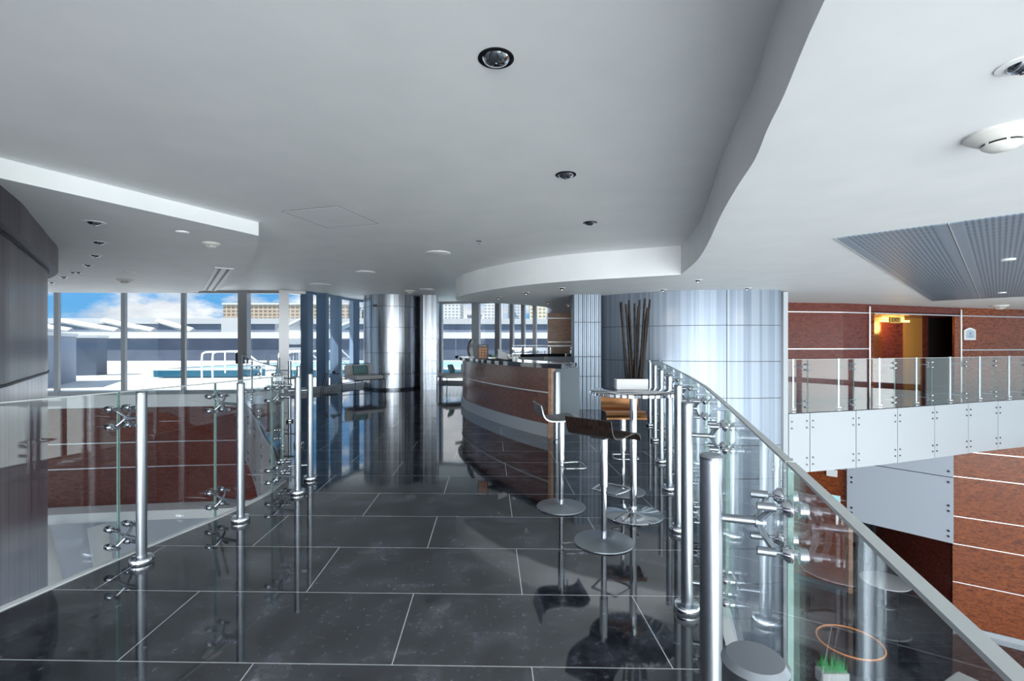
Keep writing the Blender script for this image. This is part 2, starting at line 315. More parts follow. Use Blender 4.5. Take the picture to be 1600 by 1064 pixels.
struct(MB().box((-7.92, 13.84, 1.02), (.05, .10, .32)).build('door_1', M['black']), 'black door closer rail on the glass door frame')
struct(MB().strip(FAC[6:12], .20, 0, .13, off=-.18).strip(FAC[6:12], .03, .13, .16, off=-.1).build('baseboard_pool_side', M['lacquer']), 'low pale curb under the pool side windows')
# walls below the left windows
lw2 = FAC[:6]
struct(MB().strip(lw2, .3, -.35, -.0, off=.05).build('trim_3', M['white']), 'white edge band under the pool side windows')
wb = sroot('wall_pool_side', 'wood clad wall dropping below the pool side windows')
MB().strip(lw2+[(-6.0, 14.2)], .2, -3.1, -.35, off=.1).build('veneer', M['wooddark'], wb)
for z in (-1.35, -2.05): MB().strip(lw2+[(-6.0, 14.2)], .01, z-.012, z+.012, off=-.006).build('metal_joint', M['thinline'], wb)
struct(MB().strip(lw2+[(-6.0, 14.2), (-2, 16)], .2, LOW, -3.1, off=.12).build('wall_lower_pool_side', M['greypanel']), 'white lower wall below the wood cladding')
struct(MB().strip(lw2, .7, -3.35, -3.1, off=-.3).build('trim_4', M['white']), 'white ledge beneath the wood cladding')
for i, (x0, x1, y) in enumerate(((-13.6, -12.0, 12.2), (-12.2, -10.9, 12.4), (-10.9, -9.9, 12.6))):
    tag(MB().tube([(x0, y, -3.35), (x1, y-.5, LOW)], .26, 4).build('slanted_strut', M['white']), ['slanted white strut below the wood wall, nearest the dark core', 'slanted white strut below the wood wall, middle of three', 'slanted white strut below the wood wall, nearest the curved fascia'][i], 'strut', 'slanted struts under the wood wall')
# ------------------------------------------------------------------ fascia panels with bolts
def fascia(pts, z0, z1, root, matl, side=-1):
    for a, b in zip(pts[:-1], pts[1:]):
        a = V(*a); b = V(*b); d = b-a; t = d.normalized(); n = V(-t.y, t.x)*side; rz = math.atan2(t.y, t.x); c = (a+b)/2 + n*.04
        p = MB().box((c.x, c.y, (z0+z1)/2), (d.length-.02, .03, z1-z0), rz).build('fascia_panel', matl, root)
        bo = MB()
        for e, s in ((a, 1), (b, -1)):
            for z in (z1-.16, z1-.30, z0+.16, z0+.30):
                q = e + t*(.08*s) + n*.05; bo.tube([(q.x, q.y, z), (q.x+n.x*.02, q.y+n.y*.02, z)], .019, 10)
        bo.build('fixing_bolts', M['darksteel'], p)
fb = sroot('wall_void_fascia', 'curved white panel fascia under the far left balustrade')
fascia(LFAR, -1.25, -.005, fb, M['lacquer'], side=1)
# ------------------------------------------------------------------ railings
disc = None
def spider_mesh(ln):
    b = MB()                                                          # local: x tangent, y inward (towards the post), z up; origin on the glass line
    b.tube([(0, ln, 0), (0, .075, 0)], .0115, 12); b.tube([(0, .085, 0), (0, .06, 0)], .017, 10)
    for sx in (-1, 1):
        for sz in (-1, 1):
            e = (sx*.055, .045, sz*.058)
            b.tube([(0, .075, 0), (sx*.03, .065, sz*.03), e], [.010, .008, .006], 8)
            b.tube([(e[0], -.03, e[2]), (e[0], .06, e[2])], .0045, 8)
            b.tube([(e[0], .045, e[2]), (e[0], .088, e[2])], .0115, 10)
    me = b.build('tmp', M['steel']); m = me.data; bpy.data.objects.remove(me); return m
def clamp_mesh():
    b = MB(); b.tube([(0, -.02, 0), (0, .02, 0)], .006, 8); b.tube([(0, -.028, 0), (0, -.008, 0)], [.018, .022], 14); b.tube([(0, .008, 0), (0, .018, 0), (0, .03, 0)], [.022, .022, .013], 14)
    o = b.build('tmp', M['chrome']); m = o.data; bpy.data.objects.remove(o); return m
SP = {}; CL = clamp_mesh()
def post_mesh():
    o = MB().tube([(0, 0, 0), (0, 0, 1.10)], .03, 28).lathe([(.030, 1.10), (.031, 1.108), (.026, 1.114), (0, 1.114)], seg=28).build('tmp', M['steel'], bevel=0); m = o.data; bpy.data.objects.remove(o); return m
def collar_mesh():
    o = MB().lathe([(.066, 0), (.068, .004), (.068, .038), (.062, .046), (.036, .048)], seg=32).build('tmp', M['chrome']); m = o.data; bpy.data.objects.remove(o); return m
PM, CM = post_mesh(), collar_mesh()
def panel(root, a, b, z0=-.10, z1=1.10, t=.014, pts=None):
    pts = pts or [a, b]
    P = [V(*p) for p in pts]; t0 = (P[1]-P[0]).normalized(); t1 = (P[-1]-P[-2]).normalized(); P[0] = P[0]+t0*.006; P[-1] = P[-1]-t1*.006
    A = offset([tuple(p) for p in P], -t/2); B = offset([tuple(p) for p in P], t/2); bm = MB(); n = len(P)
    va = [[bm.bm.verts.new((*p, z)) for p in A] for z in (z0, z1)]; vb = [[bm.bm.verts.new((*p, z)) for p in B] for z in (z0, z1)]
    for i in range(n-1):
        bm._f([va[0][i], va[0][i+1], va[1][i+1], va[1][i]], 0); bm._f([vb[0][i+1], vb[0][i], vb[1][i], vb[1][i+1]], 0)
        bm._f([va[1][i], va[1][i+1], vb[1][i+1], vb[1][i]], 2); bm._f([vb[0][i], vb[0][i+1], va[0][i+1], va[0][i]], 1)
    bm._f([va[0][0], va[1][0], vb[1][0], vb[0][0]], 1); bm._f([va[0][-1], vb[0][-1], vb[1][-1], va[1][-1]], 1)
    g = bm.build('glass_panel', [M['glass'], M['edge'], M['edgetop']], root)
    MB().strip([tuple(p) for p in P], .022, z1+.0005, z1+.008).build('top_edge_strip', M['edgetop'], g)
    return g
def put(name, me, parent, loc, rz=0):
    o = link(name, me, parent); o.location = loc; o.rotation_euler = (0, 0, rz); return o
def railing(label, posts, seams, path, z=0, zs=(.94, .16)):
    """posts: list of (x, y); seams: matching glass joints; path: curve of glass joints including the free ends"""
    root = thing('glass_balustrade', label, 'railing')
    for (p, s) in zip(posts, seams):
        po = put('post', PM, root, (p[0], p[1], z)); put('base_collar', CM, po, (0, 0, 0))
        d = V(p[0]-s[0], p[1]-s[1]); ln = d.length; rz = math.atan2(d.y, d.x)-PI/2; k = round(ln, 2)
        if k not in SP: SP[k] = spider_mesh(k)
        for zz in zs:
            sp_ = put('spider_bracket', SP[k], root, (s[0], s[1], z+zz), rz)
            for sx in (-1, 1):
                for sz in (-1, 1): put('glass_clamp', CL, sp_, (sx*.055, 0, sz*.058))
    for pts in path: panel(root, None, None, z-.10, z+1.10, pts=pts)
    return root
def seams_of(posts, d, side):
    out = []
    for i, p in enumerate(posts):
        a = V(*posts[max(i-1, 0)]); b = V(*posts[min(i+1, len(posts)-1)]); t = (b-a).normalized(); n = V(-t.y, t.x)*side; out.append((p[0]+n.x*d, p[1]+n.y*d))
    return out
def panels_from(nodes): return [[a, b] for a, b in zip(nodes[:-1], nodes[1:])]
LP = [(-2.72, 1.95), (-2.40, 3.11), (-2.17, 3.84), (-2.03, 4.55), (-2.11, 5.02)]
LS = [(-2.95, 1.98), (-2.60, 3.17), (-2.43, 3.93), (-2.31, 4.62), (-2.37, 4.95)]
railing('glass balustrade on steel posts along the left edge of the granite floor', LP, LS, panels_from([(-3.05, .6)] + LS[:4]) + [[LS[3], (-2.33, 4.85), (-2.40, 5.02)]])
FP = [(-3.0, 6.75), (-4.1, 8.85), (-5.3, 10.9), (-6.35, 12.5)]
FS = [(-3.33, 6.78), (-4.62, 8.75), (-5.75, 10.6), (-6.75, 12.2)]
railing('far curved glass balustrade turning back towards the pool windows', FP, FS, [[(-2.41, 5.05), (-2.8, 5.8), FS[0]], [FS[0], (-3.9, 7.6), FS[1]], [FS[1], (-5.2, 9.65), FS[2]], [FS[2], FS[3]], [FS[3], (-7.6, 13.5)]])
RP = [(.238, .47), (.556, 1.34), (.93, 2.55), (1.26, 3.64), (1.53, 4.67), (1.79, 5.76), (2.10, 7.05), (2.40, 8.35), (2.66, 9.3)]
RS = [(.455, .38)] + seams_of(RP, .195, -1)[1:]
railing('glass balustrade on steel posts curving along the right edge beside the bar table', RP, RS, panels_from([(.30, -.5)] + RS + [(3.02, 9.72)]))
# walkway across the atrium
WS = [(5.69, 9.95), (6.22, 10.10), (7.43, 10.44), (8.67, 10.87), (9.91, 11.33), (11.16, 11.81), (12.3, 12.22), (13.45, 12.6), (14.7, 12.98), (15.9, 13.3)]
wp = []
for i, s in enumerate(WS[1:]):
    a = V(*WS[i]); b = V(*WS[i+1]); t = (b-a).normalized(); n = V(-t.y, t.x); wp.append((s[0]+n.x*.26-t.x*.12, s[1]+n.y*.26-t.y*.12))
railing('glass balustrade along the walkway across the atrium', wp, WS[1:], panels_from(WS))
ws2 = sroot('walkway', 'atrium walkway slab faced with white panels')
MB().prism(WS + [(17, 16), (13, 15.6), (9.7, 14), (7, 13.4), (5.69, 13)], -.5, -.01).build('walkway_slab', M['granite'], ws2)
fascia(WS, -1.25, -.02, ws2, M['lacquer'], side=-1)
MB().prism([(5.69, 10.0)] + [(x, y+.1) for x, y in WS[1:]] + [(16, 16), (5.69, 16)], -1.22, -.5).build('walkway_underside', M['white'], ws2)
# ------------------------------------------------------------------ steel core column (big) and piers
def arc(cx, cy, r, a0, a1, n): return [(cx+r*math.cos(math.radians(a0+(a1-a0)*i/n)), cy+r*math.sin(math.radians(a0+(a1-a0)*i/n))) for i in range(n+1)]
big = arc(4.6, 12.86, 3.34, 219.5, 283.5, 30)
c1 = thing('steel_core_column', 'huge curved column clad in brushed steel behind the bar table', 'column', (4, 10.5, 0))
def under(o, root):
    o.parent = root; o.matrix_parent_inverse = Matrix.Translation(-root.location); return o
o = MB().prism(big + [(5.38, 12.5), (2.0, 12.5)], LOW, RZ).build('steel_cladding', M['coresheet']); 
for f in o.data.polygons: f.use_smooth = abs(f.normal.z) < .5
under(o, c1)
b = MB()
for z in (1.80, 1.08, .35, -.59, -1.25, -1.98, -2.64, -3.34, -4.02, -4.72, -5.5): b.strip(big, .006, z-.006, z+.006, off=-.004)
under(b.build('horizontal_joint', M['groove']), c1)
b = MB()
for k in (9, 21): x, y = big[k]; b.box((x, y-.002, -2), (.012, .012, 9.0), mi=0)
under(b.build('vertical_joint', M['groove']), c1)
under(MB().box((5.47, 9.95, -2), (.12, .35, 8.98)).build('dark_edge_slot', M['darksteel']), c1)
under(MB().box((5.60, 10.05, -2), (.10, .45, 8.98)).build('edge_fin', M['lacquer']), c1)
p = thing('steel_pier', 'ribbed steel pier between the bar and the huge steel column', 'column', (1.65, 10.55, 0))
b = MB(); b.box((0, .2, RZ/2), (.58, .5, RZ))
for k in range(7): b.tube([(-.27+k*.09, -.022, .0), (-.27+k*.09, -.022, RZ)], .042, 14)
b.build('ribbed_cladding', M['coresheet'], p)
b = MB()
for z in (.72, 1.15, 1.9): b.box((0, -.1, z), (.59, .004, .012))
b.build('horizontal_joint', M['groove'], p)
# round column by the windows
c2 = thing('round_steel_column', 'round brushed steel column standing by the pool windows', 'column', (-3.88, 15.72, 0))
MB().lathe([(.94, 0), (.94, CZ)], seg=64).build('steel_cladding', M['sheet'], c2)
b = MB()
for z in (.5, 1.15, 1.95, 2.6): b.lathe([(.9435, z-.006), (.9435, z+.006)], seg=64)
b.build('horizontal_joint', M['groove'], c2)
b = MB()
for a in (215, 238, 262, 285, 305): b.box((.942*math.cos(math.radians(a)), .942*math.sin(math.radians(a)), CZ/2), (.012, .012, CZ-.01), math.radians(a))
b.build('vertical_joint', M['groove'], c2)
b = MB(); b.lathe([(.95, 0), (.95, .07)], seg=64); b.build('skirting_ring', M['darksteel'], c2)
b = MB(); b.box((-.39, -.87, 2.62), (.05, .05, .07), .4); b.box((-.32, -.895, 2.62), (.04, .05, .07), .4); b.build('wall_sensor', M['black'], c2)
p2 = thing('flat_steel_pier', 'flat steel pier at the right of the round column', 'column', (-2.58, 15.3, 0))
MB().box((0, 0, CZ/2), (.42, .5, CZ)).build('steel_cladding', M['sheet'], p2, bevel=.008)
MB().box((-.27, .12, CZ/2), (.12, .4, CZ)).build('dark_recess', M['darksteel'], p2)
MB().box((0, -.252, 1.6), (.42, .004, .01)).box((0, -.252, .9), (.42, .004, .01)).box((0, -.252, .5), (.42, .004, .01)).build('horizontal_joint', M['groove'], p2)
# ------------------------------------------------------------------ bar
bf = spline([(.56, 7.34), (.21, 7.86), (-.23, 8.66), (-.71, 9.72), (-1.06, 10.76), (-1.2, 11.6), (-1.05, 12.3)], 6)
bar = thing('bar_counter', 'curved wood fronted bar with black stone top and steel skirting', 'bar counter', (0, 9.5, 0))
def ub(o, name=None): return under(o, bar)
ub(MB().strip(bf, .06, .20, 1.06, off=-.04).build('veneer_front', M['barwood']))
ub(MB().strip(bf, .10, 0, .20, off=-.03).build('skirting', mat('pale_satin_skirting', (.42, .44, .48), .3, .3)))
ub(MB().strip(bf, .012, .672, .690, off=-.003).build('metal_inlay', M['thinline']))
ub(MB().strip(bf, .55, .0, 1.05, off=-.36).build('counter_body', mat('dark_blue_grey_laminate', (.07, .09, .12), .3)))
top = offset(bf, .09); top2 = offset(bf, -.58)
ub(MB().prism([(.72, 7.02)]+top[1:]+[(-1.45, 12.2), (-1.0, 12.7)] + top2[::-1], 1.06, 1.13).build('stone_top', M['stone'], bevel=.006))
ub(MB().box((.60, 7.27, .53), (.05, .12, 1.06), -.6).build('end_trim', M['tanwood']))
pb = thing('steel_bollard', 'thick steel post with domed cap at the near end of the bar', 'post', (.66, 7.05, 0))
MB().lathe([(.055, .0), (.055, 1.0), (.05, 1.02), (.0, 1.025)], seg=28).build('pole', M['steel'], pb)
MB().lathe([(.085, 0), (.085, .03), (.056, .04)], seg=28).build('base_collar', M['chrome'], pb)
bb = thing('back_counter', 'back bar counter with black top and grey panel front', 'counter', (1, 13, 0))
bk = [(-.35, 12.75), (.2, 12.85), (.9, 13.3), (2.0, 13.35)]
under(MB().strip(bk, .5, 0, 1.08, off=.28).build('counter_body', M['greypanel']), bb)
under(MB().strip(bk, .6, 1.08, 1.16, off=.25).build('stone_top', M['stone']), bb)
sh = thing('service_counter', 'low service counter with pinkish wood top behind the bar', 'counter', (1.32, 11.75, 0))
MB().box((0, 0, .88), (.7, .6, .04)).build('wood_top', M['tanwood'], sh); MB().box((0, .03, .43), (.66, .52, .86)).build('counter_body', mat('dim_blue_grey_laminate', (.10, .13, .17), .3), sh)
tag(MB().box((1.42, 11.6, .925), (.16, .12, .05)).build('card_reader', M['black'], bevel=.01), 'small black device on the service counter', 'device')
gs = thing('glass_screen', 'low clear glass screen standing on the back counter', 'screen', (1, 13.5, 1.16))
MB().box((0, 0, .11), (2.0, .012, .22)).build('pane', M['glass'], gs); MB().box((0, 0, .225), (2.0, .02, .012)).build('top_rail', M['steel'], gs)
MB().tube([(.66, -.02, .12), (.66, -.06, .12)], .025, 12).tube([(.78, -.02, .14), (.78, -.06, .14)], .025, 12).build('knobs', M['black'], gs)
# things on the bar
cs = thing('curved_screen', 'tall black curved display leaning on the left end of the bar', 'display', (-.93, 10.55, 1.13), .35)
prof = [(.03, 0), (-.01, .10), (-.02, .2), (.0, .3), (.05, .40), (.13, .40), (.08, .30), (.065, .2), (.07, .1), (.10, 0)]
b = MB()
va = [b.bm.verts.new((x, -.02, z)) for x, z in prof]; vb = [b.bm.verts.new((x, .16, z)) for x, z in prof]; b._f(va); b._f(vb[::-1])
for i in range(len(prof)): b._f([va[i], vb[i], vb[(i+1) % 10], va[(i+1) % 10]])
b.build('shell', M['dkglass'], cs, bevel=.004); MB().box((.035, -.02, .015), (.10, .05, .03)).build('foot', M['darksteel'], cs)
mn = thing('menu_board', 'small black framed menu with an orange grid standing on the bar', 'menu', (-.545, 9.0, 1.13), .1)
MB().box((0, 0, .145), (.20, .03, .29)).build('frame', M['black'], mn, bevel=.004)
b = MB()
for i in range(3):
    for j in range(4): b.box((-.052+i*.052, -.017, .055+j*.05), (.042, .004, .04))
b.build('picture_grid', mat('orange_print', (.35, .12, .03), .5), mn); MB().box((0, -.017, .262), (.13, .004, .018)).build('title_strip', mat('grey_print', (.2, .2, .22), .5), mn)
ty = thing('serving_tray', 'flat black tray lying on the bar to the right of the menu', 'tray', (-.22, 8.55, 1.13), -.9)
MB().box((0, 0, .01), (.42, .26, .02)).build('tray_base', M['black'], ty, bevel=.004)
MB().box((0, .125, .025), (.42, .01, .02)).box((0, -.125, .025), (.42, .01, .02)).build('rim', M['black'], ty)
pl = thing('small_plant', 'little bright green leafy plant on the black tray', 'plant', (-.33, 8.65, 1.153))
random.seed(4)
MB().lathe([(.03, 0), (.04, .04), (.036, .04), (.03, .01)], seg=16).build('pot', M['white'], pl)
b = MB()
for k in range(26):
    a = random.random()*6.28; r = random.uniform(.02, .06); h = random.uniform(.04, .09); c = V(math.cos(a), math.sin(a), 0)
    p0 = c*.01+V(0, 0, .035); p1 = c*r+V(0, 0, h); sd_ = V(-c.y, c.x, 0)*.013; vs = [b.bm.verts.new(q) for q in (p0, (p0+p1)/2+sd_, p1, (p0+p1)/2-sd_)]; b._f(vs)
b.build('leaves', M['leaf'], pl)
bk_ = thing('open_booklet', 'white folded leaflet propped on the tray beside the little plant', 'booklet', (-.18, 8.5, 1.153), -.4)
for s in (-1, 1):
    b = MB(); vs = [b.bm.verts.new(q) for q in ((-.08, 0, .19), (.10, 0, .10), (.14, s*.06, .0), (-.04, s*.06, .02))]; b._f(vs); g = bmesh.ops.solidify(b.bm, geom=b.bm.faces[:], thickness=.003); b.build('page', M['paper'], bk_)
for i, (x, y, l) in enumerate(((.03, 8.18, 'white paper cup at the right end of the tray'), (.08, 8.42, 'white paper cup behind the leaflet on the bar'))):
    c = thing('paper_cup', l, 'cup', (x, y, 1.13)); MB().lathe([(.024, .0), (.034, .08), (.031, .08), (.022, .005)], seg=20).build('cup_wall', M['white'], c)
# ------------------------------------------------------------------ wood wall behind the bar
ww = sroot('wall_back', 'pale tan veneer wall beyond the bar')
MB().box((2.4, 16.85, RZ/2), (2.3, .2, RZ)).build('veneer', M['tanwood'], ww)
for z in (2.33, 1.50, 1.36): MB().box((2.4, 16.74, z), (2.3, .02, .03)).build('metal_joint', M['thinline'], ww)
# ------------------------------------------------------------------ bar table, stools
tb = thing('high_bar_table', 'round high bar table with a mirror steel base disc', 'table', (1.01, 4.0, 0))
MB().lathe([(.0, 1.005), (.345, 1.005), (.355, 1.012), (.355, 1.026), (.345, 1.032), (0, 1.032)], seg=64).build('tabletop', noisy(mat('smoked_glass_top', rough=.03, IOR=1.8), (.03, .035, .045), (.10, .11, .13), (3, 3, 3)), tb)
b = MB()
for k in range(44):
    a = 2*PI*k/44; b.box((.357*math.cos(a), .357*math.sin(a), 1.019), (.006, .034, .022), a)
b.build('rim_band', M['chrome'], tb)
MB().tube([(0, 0, .02), (0, 0, 1.0)], .03, 24).lathe([(.03, .985), (.12, .992), (.12, 1.005)], seg=32).build('pole', M['chrome'], tb)
MB().lathe([(.24, 0), (.245, .004), (.24, .012), (.05, .02), (.032, .03)], seg=56).build('base_disc', M['chrome'], tb)
pr = thing('paper_sheets', 'loose printed sheets lying on the bar table', 'papers', (.98, 3.84, 1.0325), .2)
MB().box((-.04, 0, .001), (.30, .21, .002)).build('sheet', M['paper'], pr); MB().box((.12, .03, .0035), (.21, .28, .002), .5).build('sheet', M['paper'], pr)
b = MB()
for k in range(6): b.box((-.05, -.07+k*.026, .0023), (.2, .008, .0006))
b.build('print_lines', mat('ink', (.1, .12, .16), .6), pr)
va_ = thing('trough_vase', 'low rectangular white metal vase holding dark sticks', 'vase', (1.03, 4.15, 1.0325), 0)
b = MB(); b.box((0, 0, .045), (.27, .10, .09)); b.build('trough', M['white'], va_, bevel=.004)
MB().box((0, 0, .0905), (.25, .08, .003)).build('dark_filling', M['black'], va_)
sticks = [((597, 120), (632, 550)), ((632, 130), (660, 548)), ((658, 105), (652, 552)), ((675, 128), (683, 552)), ((713, 105), (690, 552)), ((726, 103), (708, 552)), ((750, 150), (716, 552)), ((775, 102), (722, 550)), ((697, 140), (672, 552)), ((606, 122), (640, 550)), ((641, 150), (668, 550)), ((745, 190), (700, 550))]
SL = ['dark stick at the left end of the trough vase, its top farthest left', 'dark stick in the trough vase, third top from the left', 'tall dark stick standing nearly upright just left of the trough vase middle', 'dark stick in the trough vase, lower top just left of the tight tall pair', 'left one of the tight pair of tall sticks above the vase middle', 'right one of the tight pair of tall sticks above the vase middle', 'middling dark stick right of the tall pair, its top left of the longest leaning stick', 'long dark stick leaning farthest right out of the trough vase', 'slightly shorter dark stick close behind the left of the tight tall pair', 'dark stick close beside the leftmost one in the trough vase', 'short dark stick near the trough vase middle, fourth top from the left', 'shortest dark stick of the trough vase, at its right side']
for i, (tp, bt) in enumerate(sticks):
    y = 4.118+.006*i; f = lambda p, y=y: V(((800+p[0]/3.547)-800)/750*y, y, 1.42-((440+p[1]/3.547)-538)*y/750)
    T, B_ = f(tp), f(bt); T.y += .03*((i*7) % 5-2); B_.z = 1.126
    b = MB(); n = 9; pts = []; rad = []
    for k in range(n+1):
        q = B_.lerp(T, k/n); pts += [q, q+(T-B_)*.012]; rad += [.0085, .0105]
    o = b.tube(pts, rad, 9).build('bamboo_stick', M['bamboo']); tag(o, SL[i], 'stick', 'dark bamboo sticks in the trough vase')
def seat(matl, par):
    prof = [(-.215, .135), (-.205, .10), (-.195, .06), (-.175, .025), (-.14, .006), (-.08, 0), (0, .004), (.08, .012), (.13, .012), (.17, .0), (.195, -.025), (.205, -.05)]
    b = MB(); ps = spline(prof, 3); n = len(ps)
    up_, lo_ = offset(ps, .005), offset(ps, -.005); rows = []
    for y in (-.185, -.175, .175, .185):
        dd = 0 if abs(y) < .18 else .0; rows.append(([b.bm.verts.new((x, y, z)) for x, z in up_], [b.bm.verts.new((x, y, z)) for x, z in lo_]))
    for j in range(3):
        for i in range(n-1):
            for k, (A, B2) in enumerate(((rows[j][0], rows[j+1][0]), (rows[j][1], rows[j+1][1]))):
                f = b._f([A[i], A[i+1], B2[i+1], B2[i]] if k else [A[i], B2[i], B2[i+1], A[i+1]]); f.smooth = True
    for rw in (rows[0], rows[-1]):
        for i in range(n-1): b._f([rw[0][i], rw[0][i+1], rw[1][i+1], rw[1][i]])
    for i in (0, n-1):
        for j in range(3): b._f([rows[j][0][i], rows[j+1][0][i], rows[j+1][1][i], rows[j][1][i]])
    o = b.build('seat', matl, par); o.location = (0, 0, .775); return o
def stool(label, x, y, rz, sm, fz=.36):
    t = thing('bar_stool', label, 'stool', (x, y, 0), rz, 'bar stools around the high table'); seat(sm, t)
    MB().tube([(0, 0, .40), (0, 0, .765)], .029, 24).tube([(0, 0, .02), (0, 0, .42)], .021, 20).lathe([(.03, .75), (.06, .762), (.06, .768)], seg=20).build('pole', M['chrome'], t)
    MB().box((0, 0, .757), (.16, .12, .012)).build('seat_bracket', M['darksteel'], t, bevel=.003)
    MB().tube(spline([(.02, .10, fz), (.16, .115, fz), (.20, .08, fz), (.205, 0, fz), (.20, -.08, fz), (.16, -.115, fz), (.02, -.10, fz)], 4), .008, 10).tube([(0, -.10, fz), (0, .10, fz)], .008, 10).tube([(0, .10, fz), (.03, .10, fz)], .008, 8).tube([(0, -.10, fz), (.03, -.10, fz)], .008, 8).build('footrest', M['chrome'], t)
    MB().tube([(.03, 0, .745), (.09, .13, .74), (.10, .19, .735)], .005, 8).build('height_lever', M['chrome'], t)
    MB().lathe([(.212, 0), (.215, .004), (.212, .010), (.06, .016), (.03, .03)], seg=56).build('base_disc', M['steel'], t); return t
stool('bar stool with dark shaded seat seen from behind, nearest the camera', .66, 3.45, math.radians(48), M['shadedseat'])
stool('bar stool with pale grey seat in profile, left of the table', .43, 4.19, math.radians(8), M['greyseat'])
stool('bar stool with coppery reflection in its seat colour, behind the high table', 1.07, 4.63, math.radians(-93), M['copperreflect'])
# ------------------------------------------------------------------ lounge chairs
def lounge(label, x, y, rz):
    t = thing('lounge_chair', label, 'chair', (x, y, 0), rz, 'metal framed lounge chairs by the windows')
    W, D = .45, .45; r = .012; f = MB()
    f.tube([(-W, -D, .42), (W, -D, .42), (W, D, .42), (-W, D, .42)], r, 8, closed=True)
    f.tube([(-W, D+.02, .84), (W, D+.02, .84)], r, 8); f.tube([(-W, D, .42), (-W, D+.02, .84)], r, 8); f.tube([(W, D, .42), (W, D+.02, .84)], r, 8)
    f.tube([(-W, D, .06), (W, D, .06)], r*.8, 8); f.build('frame', M['darksteel'], t)
    for sx in (-1, 1):
        for sy in (-1, 1): MB().tube([(sx*W, sy*D, 0), (sx*W, sy*D, .42)], r, 8).build('leg', M['darksteel'], t)
    MB().box((0, -.02, .48), (.84, .86, .10)).build('seat_cushion', M['cloth'], t, bevel=.03)
    MB().box((0, D-.07, .67), (.80, .10, .30)).build('back_cushion', M['cloth'], t, bevel=.03)
    return t
def pillow(label, x, y, z, rz):
    b = MB(); n = 10; g = []
    for s in (1, -1):
        rows = []
        for i in range(n+1):
            row = []
            for j in range(n+1):
                u, v = -1+2*i/n, -1+2*j/n; h = .055*((1-u**4)*(1-v**4))**.6
                row.append(b.bm.verts.new((u*.23, s*h, v*.14*(1-.05*(1-u*u)))))
            rows.append(row)
        for i in range(n):
            for j in range(n):
                f = b._f([rows[i][j], rows[i+1][j], rows[i+1][j+1], rows[i][j+1]]); f.smooth = True
    bmesh.ops.remove_doubles(b.bm, verts=b.bm.verts[:], dist=.001)
    o = b.build('striped_pillow', M['teal'], auto=False); o.location = (x, y, z); o.rotation_euler = (-.35, 0, rz); return tag(o, label, 'pillow', 'striped pillows')
lounge('metal framed lounge chair with grey cushions left of the round column', -4.30, 13.9, math.radians(42))
pillow('teal striped pillow on the chair left of the round column', -4.45, 14.08, .675, math.radians(42))
lounge('metal framed lounge chair half hidden behind the left end of the bar', -1.74, 14.8, math.radians(-62))
pillow('teal striped pillow on the chair half hidden by the bar', -1.87, 14.78, .675, math.radians(80))
st = thing('side_table', 'slim metal side table with slanted legs by the window', 'side table', (-5.15, 13.55, 0), .2)
MB().box((.1, 0, .60), (.42, .35, .012)).build('table_top', M['pane'], st)
for s in (-1, 1): MB().tube([(.28, s*.17, .594), (-.10, s*.17, .594), (-.22, s*.17, .01), (.2, s*.17, .01)], .011, 8).build('leg', M['darksteel'], st)
MB().tube([(-.10, -.17, .594), (-.10, .17, .594)], .011, 8).tube([(.28, -.17, .594), (.28, .17, .594)], .011, 8).build('crossbar', M['darksteel'], st)
at_ = thing('small_bowl', 'small dark bowl on the slim side table', 'bowl', (-5.03, 13.55, .606)); MB().lathe([(.03, 0), (.05, .05), (.045, .05), (.025, .01)], seg=20).build('bowl_body', M['black'], at_)
# ------------------------------------------------------------------ ceiling fixtures
def downlight(x, y, z, r, label, dark=True, lit=None, group='recessed ceiling downlights'):
    t = thing('downlight', label, 'ceiling light', (x, y, z), 0, group)
    ro = 1.0 if dark else 1.3
    MB().lathe([(r*ro, 0), (r*ro, -.004), (r*.93, -.007), (r*.78, -.006), (r*.78, -.002)], seg=36).build('trim_ring', M['black_ring'] if dark else M['white'], t)
    MB().lathe([(r*.76, -.005), (r*.66, -.018), (r*.45, -.028), (r*.25, -.033), (0, -.034)], seg=36).build('reflector', M['chrome'], t)
    MB().lathe([(r*.12, -.038), (r*.12, -.033)], seg=20).build('bulb', M['lamp'] if lit else M['darksteel'], t); return t
Y1 = lambda v, z: 750*(1.42-z)/(v-538)
def px(u, v, z): a = at(u, v, z); return a
for u, v, r, l in ((775, 91, .098, 'large black rimmed downlight nearest the camera on the main ceiling'), (884, 273, .095, 'black rimmed downlight second from the camera on the main ceiling'), (922, 348, .09, 'black rimmed downlight third from the camera, nearest the bar soffit')):
    x, y = px(u, v, CZ); downlight(x, y, CZ, r, l)
for u, v, r, l in ((147.6, 347.5, .085, 'downlight in the left soffit, nearest the camera'), (154.7, 378.5, .08, 'downlight in the left soffit, second from the camera'), (149, 399, .08, 'downlight in the left soffit, third from the camera'), (137, 414, .08, 'downlight in the left soffit, fourth from the camera'), (114, 425, .05, 'left one of the close pair of downlights in the left soffit'), (123, 425, .05, 'right one of the close pair of downlights in the left soffit'), (99, 432.5, .09, 'downlight in the left soffit just left of the close pair, farther off'), (80, 441, .08, 'downlight in the left soffit farthest off, by the dark core wall')):
    x, y = px(u, v, LZ); downlight(x, y, LZ, r, l, dark=False)
